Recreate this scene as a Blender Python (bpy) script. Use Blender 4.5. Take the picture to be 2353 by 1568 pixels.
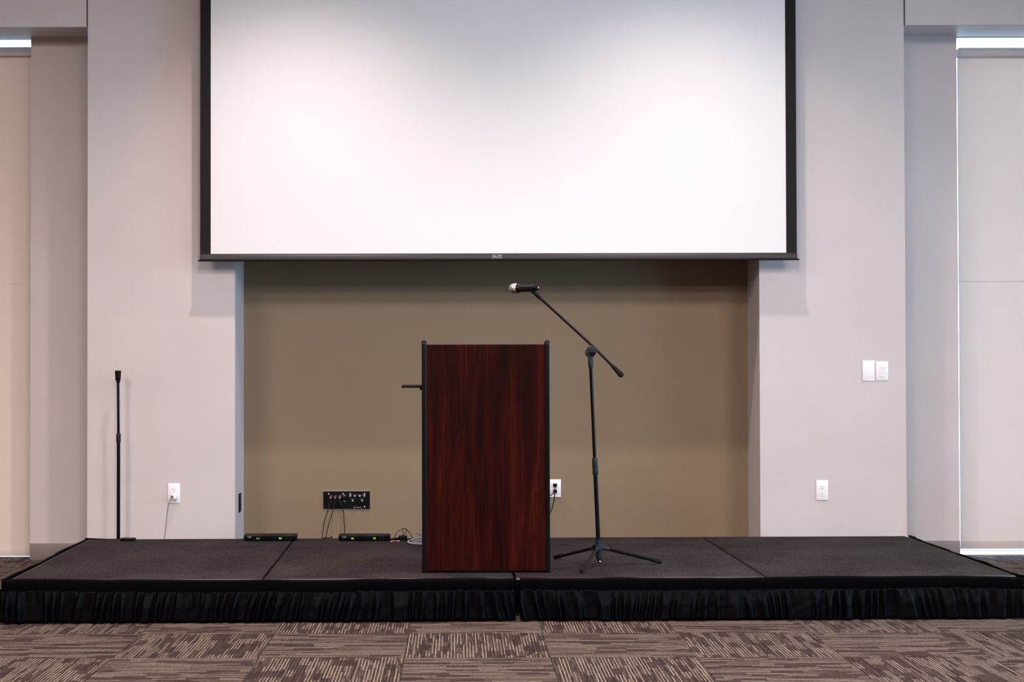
import bpy, bmesh, math, random
from mathutils import Vector, Matrix, noise

for o in list(bpy.data.objects):
    bpy.data.objects.remove(o)
random.seed(7)
SC = bpy.context.scene
COL = SC.collection
PI = math.pi

# ------------------------------------------------------------------ camera
EYE = 1.231
F_PX = 3700.0
cam_d = bpy.data.cameras.new('camera')
cam_d.sensor_width = 36.0
cam_d.lens = F_PX / 2353.0 * 36.0
cam_d.shift_x = (1176.5 - 1050.0) / 2353.0
cam_d.clip_end = 200
cam = bpy.data.objects.new('camera', cam_d)
COL.objects.link(cam)
cam.matrix_world = (Matrix.Translation((0, 0, EYE)) @ Matrix.Rotation(PI / 2 + math.atan(57.0 / F_PX), 4, 'X')
                    @ Matrix.Rotation(-0.0021, 4, 'Z'))
SC.camera = cam

# ------------------------------------------------------------------ view, sky, lights
SC.view_settings.view_transform = 'Standard'
SC.view_settings.look = 'None'
SC.view_settings.gamma = 1.0
SC.view_settings.use_curve_mapping = False
SC.view_settings.exposure = 0.0

CEIL = 4.36
world = bpy.data.worlds.new('world')
SC.world = world
world.use_nodes = True
bg = world.node_tree.nodes['Background']
bg.inputs['Color'].default_value = (0.45, 0.70, 1.0, 1)      # bright overcast sky
bg.inputs['Strength'].default_value = 16.0

def spot(name, loc, watt, col, angle, blend, radius):
    d = bpy.data.lights.new(name, 'SPOT')
    d.energy = watt; d.color = col; d.spot_size = math.radians(angle); d.spot_blend = blend; d.shadow_soft_size = radius
    o = bpy.data.objects.new(name, d); COL.objects.link(o); o.location = loc
    return o
def area(name, loc, sx, sy, watt, col, rot=(0, 0, 0), portal=False):
    d = bpy.data.lights.new(name, 'AREA')
    d.shape = 'RECTANGLE'; d.size = sx; d.size_y = sy; d.energy = watt; d.color = col
    if portal: d.cycles.is_portal = True
    o = bpy.data.objects.new(name, d); COL.objects.link(o); o.location = loc; o.rotation_euler = rot
    return o
WARM = (1.0, 0.872, 0.84)
for x, w in ((-0.95, 310), (1.37, 262)):                        # the two downlights that wash the screen wall
    spot('wall_washer_downlight', (x, 8.60, CEIL - .03), w, WARM, 114, 1.0, 0.05)
for y in (3.9, 1.4, -1.1):                                      # ceiling panels over the hall behind the camera
    for x in (-4.0, 0.0, 4.0):
        area('ceiling_panel_light', (x, y, CEIL - .03), 0.6, 1.2, 226, WARM)
area('front_window_portal', (-4.0, 10.62, 1.7), 2.9, 3.5, 1, (1, 1, 1), (-PI / 2, 0, 0), True)
area('front_window_portal', (4.6, 10.62, 1.7), 2.9, 3.5, 1, (1, 1, 1), (-PI / 2, 0, 0), True)
area('side_window_portal', (6.75, 6.2, 1.90), 4.4, 2.6, 1, (1, 1, 1), (0, PI / 2, PI / 2), True)

# ------------------------------------------------------------------ helpers
class MB:
    """collects shapes in one bmesh and links them as ONE mesh object"""
    def __init__(self): self.bm = bmesh.new()
    def _merge(self, b, m=None):
        if m is not None: b.transform(m)
        me = bpy.data.meshes.new('tmp'); b.to_mesh(me); b.free()
        self.bm.from_mesh(me); bpy.data.meshes.remove(me)
    def box(self, x0, x1, y0, y1, z0, z1, bevel=0.0, seg=2, m=None):
        b = bmesh.new()
        bmesh.ops.create_cube(b, size=1.0)
        b.transform(Matrix.Translation(((x0 + x1) / 2, (y0 + y1) / 2, (z0 + z1) / 2)) @
                    Matrix.Diagonal((abs(x1 - x0), abs(y1 - y0), abs(z1 - z0), 1)))
        if bevel > 0:
            bmesh.ops.bevel(b, geom=b.edges[:], offset=bevel, segments=seg, profile=0.5, affect='EDGES')
        self._merge(b, m); return self
    def tube(self, pts, r, n=10, cap=True):
        pts = [Vector(p) for p in pts]
        rs = r if isinstance(r, (list, tuple)) else [r] * len(pts)
        b = self.bm; rings = []; prev = None
        for i, p in enumerate(pts):
            t = (pts[min(i + 1, len(pts) - 1)] - pts[max(i - 1, 0)])
            if t.length < 1e-9: t = Vector((0, 0, 1))
            t.normalize()
            if prev is None:
                a = Vector((0, 0, 1)) if abs(t.z) < 0.9 else Vector((1, 0, 0))
                u = t.cross(a).normalized()
            else:
                u = (prev - t * prev.dot(t))
                u = u.normalized() if u.length > 1e-6 else t.orthogonal().normalized()
            prev = u; v = t.cross(u)
            rings.append([b.verts.new(p + (u * math.cos(2 * PI * k / n) + v * math.sin(2 * PI * k / n)) * rs[i]) for k in range(n)])
        for a, c in zip(rings, rings[1:]):
            for k in range(n):
                b.faces.new((a[k], a[(k + 1) % n], c[(k + 1) % n], c[k]))
        if cap:
            b.faces.new(rings[0][::-1]); b.faces.new(rings[-1])
        return self
    def lathe(self, prof, origin=(0, 0, 0), axis=(0, 0, 1), n=20):
        """prof: (radius, distance along axis) pairs"""
        ax = Vector(axis).normalized(); u = ax.orthogonal().normalized(); v = ax.cross(u); o = Vector(origin); b = self.bm
        rings = []
        for r, h in prof:
            if r < 1e-5: rings.append([b.verts.new(o + ax * h)])
            else: rings.append([b.verts.new(o + ax * h + (u * math.cos(2 * PI * k / n) + v * math.sin(2 * PI * k / n)) * r) for k in range(n)])
        for a, c in zip(rings, rings[1:]):
            for k in range(n):
                k2 = (k + 1) % n
                if len(a) == 1 and len(c) == 1: continue
                if len(a) == 1: b.faces.new((a[0], c[k2], c[k]))
                elif len(c) == 1: b.faces.new((a[k], a[k2], c[0]))
                else: b.faces.new((a[k], a[k2], c[k2], c[k]))
        if len(rings[0]) > 1: b.faces.new(rings[0][::-1])
        if len(rings[-1]) > 1: b.faces.new(rings[-1])
        return self
    def prism(self, poly, y0, y1, bevel=0.0, m=None):
        """poly of (x,z) pairs extruded from y0 to y1"""
        b = bmesh.new()
        a = [b.verts.new((x, y0, z)) for x, z in poly]; c = [b.verts.new((x, y1, z)) for x, z in poly]
        n = len(poly)
        b.faces.new(a); b.faces.new(c[::-1])
        for k in range(n): b.faces.new((a[k], c[k], c[(k + 1) % n], a[(k + 1) % n]))
        bmesh.ops.recalc_face_normals(b, faces=b.faces[:])
        if bevel > 0: bmesh.ops.bevel(b, geom=b.edges[:], offset=bevel, segments=2, profile=0.5, affect='EDGES')
        self._merge(b, m); return self
    def quad(self, p):
        self.bm.faces.new([self.bm.verts.new(q) for q in p]); return self
    def build(self, name, mat, parent=None, loc=None, rot=None, smooth=40):
        bmesh.ops.recalc_face_normals(self.bm, faces=self.bm.faces[:])
        me = bpy.data.meshes.new(name); self.bm.to_mesh(me); self.bm.free()
        me.materials.append(mat)
        if smooth:
            for p in me.polygons: p.use_smooth = True
            me.set_sharp_from_angle(angle=math.radians(smooth))
        o = bpy.data.objects.new(name, me); COL.objects.link(o)
        if loc is not None: o.location = loc
        if rot is not None: o.rotation_euler = rot
        if parent is not None: o.parent = parent
        return o

def tag(o, label, cat, group=None):
    o['label'] = label; o['category'] = cat
    if group: o['group'] = group
    return o
def thing(name, label, cat, loc=(0, 0, 0), rotz=0.0, group=None):
    o = bpy.data.objects.new(name, None); COL.objects.link(o)
    o.empty_display_size = .05; o.location = loc; o.rotation_euler = (0, 0, rotz)
    return tag(o, label, cat, group)
def struct(o):
    o['kind'] = 'structure'; return o
def dup(root, loc, label, group=None, rotz=0.0):
    r = root.copy(); COL.objects.link(r); r.location = loc; r.rotation_euler = (0, 0, rotz); r['label'] = label
    if group: r['group'] = group
    for ch in list(root.children):
        c = ch.copy(); COL.objects.link(c); c.parent = r
        for g in list(ch.children):
            d = g.copy(); COL.objects.link(d); d.parent = c
    return r
def spline(pts, per=8):
    """Catmull-Rom through the points"""
    P = [Vector(p) for p in pts]; out = []
    for i in range(len(P) - 1):
        p0 = P[max(i - 1, 0)]; p1 = P[i]; p2 = P[i + 1]; p3 = P[min(i + 2, len(P) - 1)]
        for k in range(per):
            t = k / per
            out.append(0.5 * ((2 * p1) + (p2 - p0) * t + (2 * p0 - 5 * p1 + 4 * p2 - p3) * t * t + (3 * p1 - p0 - 3 * p2 + p3) * t ** 3))
    out.append(P[-1]); return out
def lettering(txt, size, mat, parent, loc, name='lettering', rot=(PI / 2, 0, 0), align='CENTER', sx=1.0):
    cu = bpy.data.curves.new('txt', 'FONT'); cu.body = txt; cu.size = size; cu.align_x = align; cu.align_y = 'CENTER'; cu.extrude = 0.0004
    cu.resolution_u = 3
    t = bpy.data.objects.new('txt', cu); COL.objects.link(t)
    bpy.context.view_layer.update()
    me = bpy.data.meshes.new_from_object(t.evaluated_get(bpy.context.evaluated_depsgraph_get()))
    bpy.data.objects.remove(t); bpy.data.curves.remove(cu)
    me.name = name; me.materials.clear(); me.materials.append(mat)
    o = bpy.data.objects.new(name, me); COL.objects.link(o); o.location = loc; o.rotation_euler = rot; o.scale = (sx, 1, 1); o.parent = parent
    return o

# ------------------------------------------------------------------ materials
def mat(name, col, rough=0.5, metal=0.0, spec=0.5, coat=0.0, emit=None, estr=0.0, sheen=0.0):
    m = bpy.data.materials.new(name); m.use_nodes = True
    p = m.node_tree.nodes['Principled BSDF']
    p.inputs['Base Color'].default_value = (*col, 1); p.inputs['Roughness'].default_value = rough; p.inputs['Metallic'].default_value = metal
    p.inputs['Specular IOR Level'].default_value = spec; p.inputs['Coat Weight'].default_value = coat
    if sheen:
        p.inputs['Sheen Weight'].default_value = sheen
    if emit:
        p.inputs['Emission Color'].default_value = (*emit, 1); p.inputs['Emission Strength'].default_value = estr
    return m
class NT:
    def __init__(self, m): self.m = m; self.t = m.node_tree; self.p = self.t.nodes.get('Principled BSDF')
    def n(self, typ, **kw):
        x = self.t.nodes.new(typ)
        for k, v in kw.items():
            if k.startswith('i_'): x.inputs[k[2:].replace('_', ' ')].default_value = v
            else: setattr(x, k, v)
        return x
    def l(self, a, b): self.t.links.new(a, b)
    def math(self, op, a, b=None, c=None):
        x = self.t.nodes.new('ShaderNodeMath'); x.operation = op
        for i, v in enumerate((a, b, c)):
            if v is None: continue
            if isinstance(v, (int, float)): x.inputs[i].default_value = v
            else: self.l(v, x.inputs[i])
        return x.outputs[0]
    def ramp(self, fac, stops, interp='LINEAR'):
        r = self.t.nodes.new('ShaderNodeValToRGB'); r.color_ramp.interpolation = interp
        e = r.color_ramp.elements
        while len(e) > 1: e.remove(e[-1])
        e[0].position = stops[0][0]; e[0].color = (*stops[0][1], 1)
        for pos, c in stops[1:]:
            k = e.new(pos); k.color = (*c, 1)
        self.l(fac, r.inputs[0]); return r.outputs[0]
def paint(name, col, rough=0.55, var=0.03, bump=0.06):
    """wall paint with faint roller texture"""
    m = mat(name, col, rough, spec=0.3); g = NT(m)
    tc = g.n('ShaderNodeTexCoord')
    nz = g.n('ShaderNodeTexNoise', i_Scale=2.2, i_Detail=4.0); g.l(tc.outputs['Object'], nz.inputs['Vector'])
    lo = tuple(c * (1 - var) for c in col); hi = tuple(min(1, c * (1 + var)) for c in col)
    g.l(g.ramp(nz.outputs['Fac'], [(0.3, lo), (0.7, hi)]), g.p.inputs['Base Color'])
    n2 = g.n('ShaderNodeTexNoise', i_Scale=320.0, i_Detail=2.0); g.l(tc.outputs['Object'], n2.inputs['Vector'])
    b = g.n('ShaderNodeBump', i_Strength=bump, i_Distance=0.002); g.l(n2.outputs['Fac'], b.inputs['Height']); g.l(b.outputs[0], g.p.inputs['Normal'])
    return m

M = {}
M['wall'] = paint('wall_paint', (0.525, 0.472, 0.462))
M['niche'] = paint('olive_paint', (0.206, 0.150, 0.093), bump=0.12)
M['ceiling'] = paint('ceiling_paint', (0.75, 0.74, 0.72))
M['hall'] = paint('hall_paint', (0.20, 0.17, 0.155))
M['base'] = mat('taupe_vinyl', (0.20, 0.165, 0.15), 0.45)
M['white_plastic'] = mat('white_plastic', (0.80, 0.77, 0.78), 0.35)
M['dark_slot'] = mat('dark_slot', (0.12, 0.10, 0.10), 0.6)
M['grey_slot'] = mat('grey_slot', (0.45, 0.42, 0.42), 0.6)
M['black_plastic'] = mat('black_plastic', (0.0045, 0.0040, 0.0045), 0.40, spec=0.10)
M['black_satin'] = mat('black_satin_metal', (0.0028, 0.0030, 0.0042), 0.24, spec=0.16)
M['slate_plastic'] = mat('slate_plastic', (0.012, 0.015, 0.021), 0.45, spec=0.15)
M['rubber'] = mat('black_rubber', (0.006, 0.006, 0.007), 0.6, spec=0.1)
M['chrome'] = mat('chrome', (0.75, 0.73, 0.72), 0.22, 1.0)
M['moulding'] = mat('black_moulding', (0.0035, 0.0032, 0.0040), 0.25, spec=0.12)
M['dark_chrome'] = mat('dark_chrome', (0.20, 0.18, 0.18), 0.3, 1.0)
M['alu'] = mat('aluminium', (0.62, 0.60, 0.60), 0.38, 1.0)
M['alu_dull'] = mat('dull_aluminium', (0.16, 0.145, 0.14), 0.5, 0.6)
M['screen_black'] = mat('screen_border', (0.011, 0.0095, 0.010), 0.75, spec=0.15)
M['screen_bar'] = mat('screen_bar', (0.026, 0.021, 0.023), 0.45, spec=0.3)
M['green_led'] = mat('green_led', (0.1, 0.2, 0.02), 0.5, emit=(0.42, 0.85, 0.05), estr=1.6)
M['print_grey'] = mat('grey_print', (0.42, 0.42, 0.42), 0.6)
M['print_white'] = mat('white_print', (0.80, 0.80, 0.80), 0.6)
M['grey_cable'] = mat('grey_cable', (0.33, 0.30, 0.31), 0.4)
M['black_cable'] = mat('black_cable', (0.008, 0.007, 0.006), 0.5, spec=0.2)
M['red_plastic'] = mat('red_plastic', (0.42, 0.05, 0.03), 0.35)
M['dull_red'] = mat('dull_red_plastic', (0.16, 0.03, 0.03), 0.4)
M['pavement'] = mat('pavement', (0.75, 0.74, 0.72), 0.9)
M['frame'] = mat('window_frame_metal', (0.35, 0.34, 0.33), 0.4, 0.6)

def screen_fabric():
    m = mat('screen_fabric', (0.70, 0.68, 0.672), 0.85, spec=0.15); g = NT(m)
    tc = g.n('ShaderNodeTexCoord'); nz = g.n('ShaderNodeTexNoise', i_Scale=900.0, i_Detail=1.0); g.l(tc.outputs['Object'], nz.inputs['Vector'])
    b = g.n('ShaderNodeBump', i_Strength=0.05, i_Distance=0.001); g.l(nz.outputs['Fac'], b.inputs['Height']); g.l(b.outputs[0], g.p.inputs['Normal'])
    return m
M['screen'] = screen_fabric()

def shade_fabric(name, col, thru, tcol):
    m = bpy.data.materials.new(name); m.use_nodes = True; g = NT(m)
    d = g.n('ShaderNodeBsdfDiffuse'); d.inputs['Color'].default_value = col
    t = g.n('ShaderNodeBsdfTranslucent'); t.inputs['Color'].default_value = tcol
    mx = g.n('ShaderNodeMixShader'); mx.inputs[0].default_value = thru
    g.l(d.outputs[0], mx.inputs[1]); g.l(t.outputs[0], mx.inputs[2])
    tc = g.n('ShaderNodeTexCoord'); w = g.n('ShaderNodeTexNoise', i_Scale=700.0); g.l(tc.outputs['Object'], w.inputs['Vector'])
    b = g.n('ShaderNodeBump', i_Strength=0.05, i_Distance=0.001); g.l(w.outputs['Fac'], b.inputs['Height']); g.l(b.outputs[0], d.inputs['Normal'])
    g.l(mx.outputs[0], g.t.nodes['Material Output'].inputs['Surface'])
    return m
M['shade'] = shade_fabric('shade_fabric', (0.66, 0.63, 0.62, 1), 0.36, (0.82, 0.62, 0.53, 1))
M['shade_warm_lit'] = shade_fabric('warm_lit_shade_fabric', (0.71, 0.625, 0.575, 1), 0.16, (0.95, 0.62, 0.47, 1))  # same fabric; the left window's dimmer, warmer light is put into its colour

def glass():
    m = bpy.data.materials.new('window_glass'); m.use_nodes = True; g = NT(m)
    tr = g.n('ShaderNodeBsdfTransparent'); tr.inputs['Color'].default_value = (0.93, 0.96, 0.95, 1)
    gl = g.n('ShaderNodeBsdfGlossy'); gl.inputs['Roughness'].default_value = 0.02
    fr = g.n('ShaderNodeFresnel'); fr.inputs['IOR'].default_value = 1.45
    mx = g.n('ShaderNodeMixShader'); g.l(fr.outputs[0], mx.inputs[0]); g.l(tr.outputs[0], mx.inputs[1]); g.l(gl.outputs[0], mx.inputs[2])
    g.l(mx.outputs[0], g.t.nodes['Material Output'].inputs['Surface'])
    return m
M['glass'] = glass()

def deck_carpet():
    m = mat('deck_carpet', (0.06, 0.05, 0.048), 0.95, spec=0.1); g = NT(m)
    tc = g.n('ShaderNodeTexCoord')
    a = g.n('ShaderNodeTexNoise', i_Scale=190.0, i_Detail=3.0, i_Roughness=0.7); g.l(tc.outputs['Object'], a.inputs['Vector'])
    c = g.n('ShaderNodeTexNoise', i_Scale=3.0, i_Detail=3.0); g.l(tc.outputs['Object'], c.inputs['Vector'])
    f = g.math('MULTIPLY_ADD', c.outputs['Fac'], 0.18, g.math('MULTIPLY', a.outputs['Fac'], 0.9))
    g.l(g.ramp(f, [(0.42, (0.0045, 0.0034, 0.0033)), (0.54, (0.020, 0.0154, 0.0147)), (0.66, (0.060, 0.047, 0.0445))]), g.p.inputs['Base Color'])
    b = g.n('ShaderNodeBump', i_Strength=0.5, i_Distance=0.003); g.l(a.outputs['Fac'], b.inputs['Height']); g.l(b.outputs[0], g.p.inputs['Normal'])
    return m
M['deck_carpet'] = deck_carpet()

def skirt_cloth():
    m = mat('black_skirt_cloth', (0.0011, 0.0011, 0.0018), 0.40, spec=0.026, sheen=0.0); g = NT(m)
    g.p.inputs['Sheen Tint'].default_value = (0.5, 0.55, 0.9, 1)
    g.p.inputs['Sheen Roughness'].default_value = 0.4
    tc = g.n('ShaderNodeTexCoord'); a = g.n('ShaderNodeTexNoise', i_Scale=900.0); g.l(tc.outputs['Object'], a.inputs['Vector'])
    b = g.n('ShaderNodeBump', i_Strength=0.15, i_Distance=0.001); g.l(a.outputs['Fac'], b.inputs['Height']); g.l(b.outputs[0], g.p.inputs['Normal'])
    return m
M['skirt'] = skirt_cloth()

def mahogany():
    m = mat('mahogany_laminate', (0.05, 0.012, 0.008), 0.45, spec=0.05); g = NT(m)
    tc = g.n('ShaderNodeTexCoord')
    mp = g.n('ShaderNodeMapping'); mp.inputs['Scale'].default_value = (9.0, 9.0, 0.75); g.l(tc.outputs['Object'], mp.inputs['Vector'])
    big = g.n('ShaderNodeTexNoise', i_Scale=1.4, i_Detail=5.0, i_Roughness=0.55, i_Distortion=0.9); g.l(mp.outputs[0], big.inputs['Vector'])
    mp2 = g.n('ShaderNodeMapping'); mp2.inputs['Scale'].default_value = (130.0, 130.0, 2.6); g.l(tc.outputs['Object'], mp2.inputs['Vector'])
    fine = g.n('ShaderNodeTexNoise', i_Scale=1.0, i_Detail=4.0, i_Roughness=0.6); g.l(mp2.outputs[0], fine.inputs['Vector'])
    mp3 = g.n('ShaderNodeMapping'); mp3.inputs['Scale'].default_value = (420.0, 420.0, 9.0); g.l(tc.outputs['Object'], mp3.inputs['Vector'])
    pore = g.n('ShaderNodeTexNoise', i_Scale=1.0, i_Detail=2.0); g.l(mp3.outputs[0], pore.inputs['Vector'])
    # cathedral figure: rings of a stretched distance field
    sep = g.n('ShaderNodeSeparateXYZ'); g.l(tc.outputs['Object'], sep.inputs[0])
    wob = g.math('MULTIPLY', g.math('SUBTRACT', big.outputs['Fac'], 0.5), 0.16)
    cx = g.math('ADD', sep.outputs['X'], wob)
    r2 = g.math('ADD', g.math('MULTIPLY', g.math('MULTIPLY', cx, cx), 30.0), g.math('MULTIPLY', sep.outputs['Z'], 0.35))
    fig = g.math('SINE', g.math('MULTIPLY', r2, 34.0))
    f = g.math('MULTIPLY_ADD', big.outputs['Fac'], 0.75, g.math('MULTIPLY', fine.outputs['Fac'], 0.42))
    f = g.math('MULTIPLY_ADD', fig, 0.035, f)
    f = g.math('SUBTRACT', f, g.math('MULTIPLY', g.math('GREATER_THAN', pore.outputs['Fac'], 0.60), 0.06))
    g.l(g.ramp(f, [(0.38, (0.004, 0.0010, 0.0009)), (0.52, (0.0105, 0.0010, 0.0008)), (0.65, (0.021, 0.0021, 0.0011)), (0.84, (0.043, 0.0058, 0.0024))]), g.p.inputs['Base Color'])
    return m
M['mahogany'] = mahogany()

def carpet_tile():
    """loop-pile tile: narrow stripes along local y, broken into dashes"""
    m = mat('striped_carpet', (0.2, 0.15, 0.12), 0.95, spec=0.1); g = NT(m)
    tc = g.n('ShaderNodeTexCoord'); oi = g.n('ShaderNodeObjectInfo')
    sep = g.n('ShaderNodeSeparateXYZ'); g.l(tc.outputs['Object'], sep.inputs[0])
    x = g.math('ADD', sep.outputs['X'], 5.0); y = g.math('ADD', sep.outputs['Y'], 5.0)
    rnd = g.math('MULTIPLY', oi.outputs['Random'], 571.0)
    def wn(a, b, c):
        cb = g.n('ShaderNodeCombineXYZ'); 
        for k, v in enumerate((a, b, c)):
            if isinstance(v, (int, float)): cb.inputs[k].default_value = v
            else: g.l(v, cb.inputs[k])
        w = g.n('ShaderNodeTexWhiteNoise', noise_dimensions='3D'); g.l(cb.outputs[0], w.inputs['Vector']); return w.outputs['Value']
    PITCH = 74.0                                                     # light accent yarns about every 13 mm
    px = g.math('MULTIPLY', x, PITCH); sx = g.math('FLOOR', px); fx = g.math('FRACT', px)
    seg = g.math('FLOOR', g.math('MULTIPLY_ADD', wn(sx, rnd, 3.3), 9.0, g.math('MULTIPLY', y, 4.2)))
    acc = wn(sx, seg, rnd)
    isacc = g.math('MULTIPLY', g.math('LESS_THAN', fx, 0.34), g.math('GREATER_THAN', acc, 0.30))
    # ground yarns: three rows per pitch, dashed
    rx = g.math('FLOOR', g.math('MULTIPLY', x, PITCH * 3.0))
    gs = g.math('FLOOR', g.math('MULTIPLY_ADD', wn(rx, rnd, 6.7), 11.0, g.math('MULTIPLY', y, 11.0)))
    gv = wn(rx, gs, g.math('ADD', rnd, 2.0))
    # darker blocks a few rows wide
    bx = g.math('FLOOR', g.math('MULTIPLY', x, 25.0)); by = g.math('FLOOR', g.math('MULTIPLY_ADD', wn(bx, rnd, 8.1), 5.0, g.math('MULTIPLY', y, 7.5)))
    dark = g.math('LESS_THAN', wn(bx, by, g.math('ADD', rnd, 11.0)), 0.20)
    base = g.math('MULTIPLY_ADD', gv, 0.46, 0.10)
    hi = g.math('MULTIPLY_ADD', acc, 0.24, 0.62)
    f = g.math('ADD', g.math('MULTIPLY', isacc, hi), g.math('MULTIPLY', g.math('SUBTRACT', 1.0, isacc), base))
    f = g.math('MULTIPLY', f, g.math('SUBTRACT', 1.0, g.math('MULTIPLY', dark, 0.42)))
    tuft = g.n('ShaderNodeTexNoise', i_Scale=420.0, i_Detail=2.0); g.l(tc.outputs['Object'], tuft.inputs['Vector'])
    ty = g.math('FLOOR', g.math('MULTIPLY', y, 210.0))
    loop = wn(rx, ty, g.math('ADD', rnd, 5.0))
    f = g.math('ADD', f, g.math('MULTIPLY', g.math('SUBTRACT', tuft.outputs['Fac'], 0.5), 0.30))
    f = g.math('ADD', f, g.math('MULTIPLY', g.math('SUBTRACT', loop, 0.5), 0.22))
    g.l(g.ramp(f, [(0.08, (0.021, 0.012, 0.0108)), (0.36, (0.043, 0.027, 0.023)), (0.56, (0.088, 0.062, 0.050)), (0.72, (0.185, 0.138, 0.108)), (0.95, (0.28, 0.215, 0.168))]), g.p.inputs['Base Color'])
    h = g.math('ABSOLUTE', g.math('SUBTRACT', g.math('FRACT', g.math('MULTIPLY', x, PITCH * 3.0)), 0.5))
    b = g.n('ShaderNodeBump', i_Strength=0.6, i_Distance=0.002); b.invert = True; g.l(g.math('ADD', h, g.math('MULTIPLY', loop, 0.3)), b.inputs['Height']); g.l(b.outputs[0], g.p.inputs['Normal'])
    return m
M['carpet'] = carpet_tile()
M['subfloor'] = paint('worn_subfloor', (0.065, 0.045, 0.038), 0.9)

# ------------------------------------------------------------------ setting
WY, PY, NY = 9.95, 10.28, 10.36          # face of the screen wall, of the recessed bays, of the niche
XL, XR, YB = -6.6, 6.6, -9.5             # hall extents
NX0, NX1 = -1.3717, 1.870                # niche opening
WX0, WX1 = -2.284, 2.773                 # screen wall extents
NTOP = 2.85

floor = struct(MB().box(XL - .2, XR + .2, YB - .2, 10.95, -0.25, -0.008).build('floor', M['subfloor']))
T = 0.6168
tile_mb = MB(); tile_mb.box(-T / 2 + .0007, T / 2 - .0007, -T / 2 + .0007, T / 2 - .0007, -.0078, 0.0, bevel=.0012, seg=1)
tile0 = tile_mb.build('carpet_tile', M['carpet'], floor)
tile0.location = (0, 0, 0)
first = True
for i in range(-8, 10):
    for j in range(-5, 7):
        cx, cy = -0.225 + T * (i + .5), 6.812 + T * (j + .5)
        if cy - T / 2 > 10.4 or cx + T / 2 > XR or cx - T / 2 < XL: continue
        o = tile0 if first else tile0.copy()
        if not first: COL.objects.link(o); o.parent = floor
        first = False
        o.location = (cx, cy, 0)
        quarter = 0 if (i + j) % 2 == 0 else 1
        o.rotation_euler = (0, 0, PI / 2 * (quarter + 2 * random.randint(0, 1)))

ceiling = struct(MB().box(XL - .2, XR + .2, YB - .2, 10.95, CEIL, CEIL + .2).build('ceiling', M['ceiling']))
# screen wall with the niche opening: front face, returns and soffit as one shell
w = MB()
w.box(WX0, NX0, WY, 10.9, -.006, CEIL)
w.box(NX1, WX1, WY, 10.9, -.006, CEIL)
w.box(NX0, NX1, WY, 10.9, NTOP, CEIL)
struct(w.build('wall_front', M['wall']))
struct(MB().box(NX0, NX1, NY, 10.9, -.006, NTOP).build('wall_niche', M['niche']))
# recessed bays either side
LX, RX = -2.7235, 3.2025                  # edges of the window openings
SOF = 3.338
struct(MB().box(LX, WX0, PY, 10.9, -.006, CEIL).build('wall_left_bay', M['wall']))
struct(MB().box(WX1, RX, PY, 10.9, -.006, CEIL).build('wall_right_bay', M['wall']))
# dropped bulkheads over the bays, a narrow reveal joint beside the screen wall
struct(MB().box(XL, WX0 - .010, WY + .004, PY + .02, SOF, CEIL, bevel=.002, seg=1).build('trim_1', M['wall']))
struct(MB().box(WX1 + .010, XR, WY + .004, PY + .02, SOF, CEIL, bevel=.002, seg=1).build('trim_2', M['wall']))
struct(MB().box(LX, WX0, PY - .010, PY, 0, .105, bevel=.003).build('baseboard_left', M['base']))
struct(MB().box(WX1, RX, PY - .010, PY, 0, .110, bevel=.003).build('baseboard_right', M['base']))
# window bays: head wall, end pier
HEAD = 3.43
WLX, WRX = -5.45, 5.95
struct(MB().box(XL, WLX, PY, 10.9, -.006, CEIL).box(WLX, LX, PY + .04, 10.9, HEAD, CEIL).build('wall_left_head', M['wall']))
struct(MB().box(WRX, XR, PY, 10.9, -.006, CEIL).box(RX, WRX, PY + .04, 10.9, HEAD, CEIL).build('wall_right_head', M['wall']))
struct(MB().box(XL - .2, XL, YB, 10.9, -.006, CEIL).build('wall_left', M['hall']))
struct(MB().box(XL, XR, YB - .2, YB, -.006, CEIL).build('wall_back', M['hall']))
rw = MB()
SY0, SY1, SZ0, SZ1 = 4.0, 8.4, 0.6, 3.2
rw.box(XR, XR + .2, YB, SY0, -.006, CEIL).box(XR, XR + .2, SY1, 10.9, -.006, CEIL).box(XR, XR + .2, SY0, SY1, -.006, SZ0).box(XR, XR + .2, SY0, SY1, SZ1, CEIL)
struct(rw.build('wall_right', M['hall']))

def window(name, x0, x1, z0, z1, y, nx, sill=True):
    t = bpy.data.objects.new(name, None); COL.objects.link(t); t['kind'] = 'structure'; t.location = ((x0 + x1) / 2, y, z0)
    w2 = (x1 - x0) / 2; h = z1 - z0
    f = MB()
    f.box(-w2, w2, -.03, .03, 0.003, .006).box(-w2, w2, -.03, .03, h - .03, h).box(-w2, -w2 + .03, -.03, .03, .022, h - .03).box(w2 - .03, w2, -.03, .03, .022, h - .03)
    for k in range(1, nx):
        xx = -w2 + 2 * w2 * k / nx
        f.box(xx - .025, xx + .025, -.03, .03, .022, h - .03)
    f.build('window_frame', M['frame'], t)
    for k in range(nx):
        xa = -w2 + 2 * w2 * k / nx + .02; xb = -w2 + 2 * w2 * (k + 1) / nx - .02
        MB().box(xa, xb, -.003, .003, .02, h - .02).build('pane', M['glass'], t, smooth=0)
    if sill: MB().box(-w2, w2, -.24, .04, -.006, .003, bevel=.001, seg=1).build('window_sill', M['white_plastic'], t)
    return t
window('window_1', WLX, LX, 0.0, HEAD, 10.68, 2)
window('window_2', RX, WRX, 0.0, HEAD, 10.68, 2)
t = window('window_3', -2.2, 2.2, 0.0, SZ1 - SZ0, 0, 3, False)
t.location = (XR + .1, 6.2, SZ0); t.rotation_euler = (0, 0, PI / 2)
struct(MB().box(-40, 40, 10.95, 60, -.3, -.05).build('ground_outside', M['pavement']))

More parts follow.
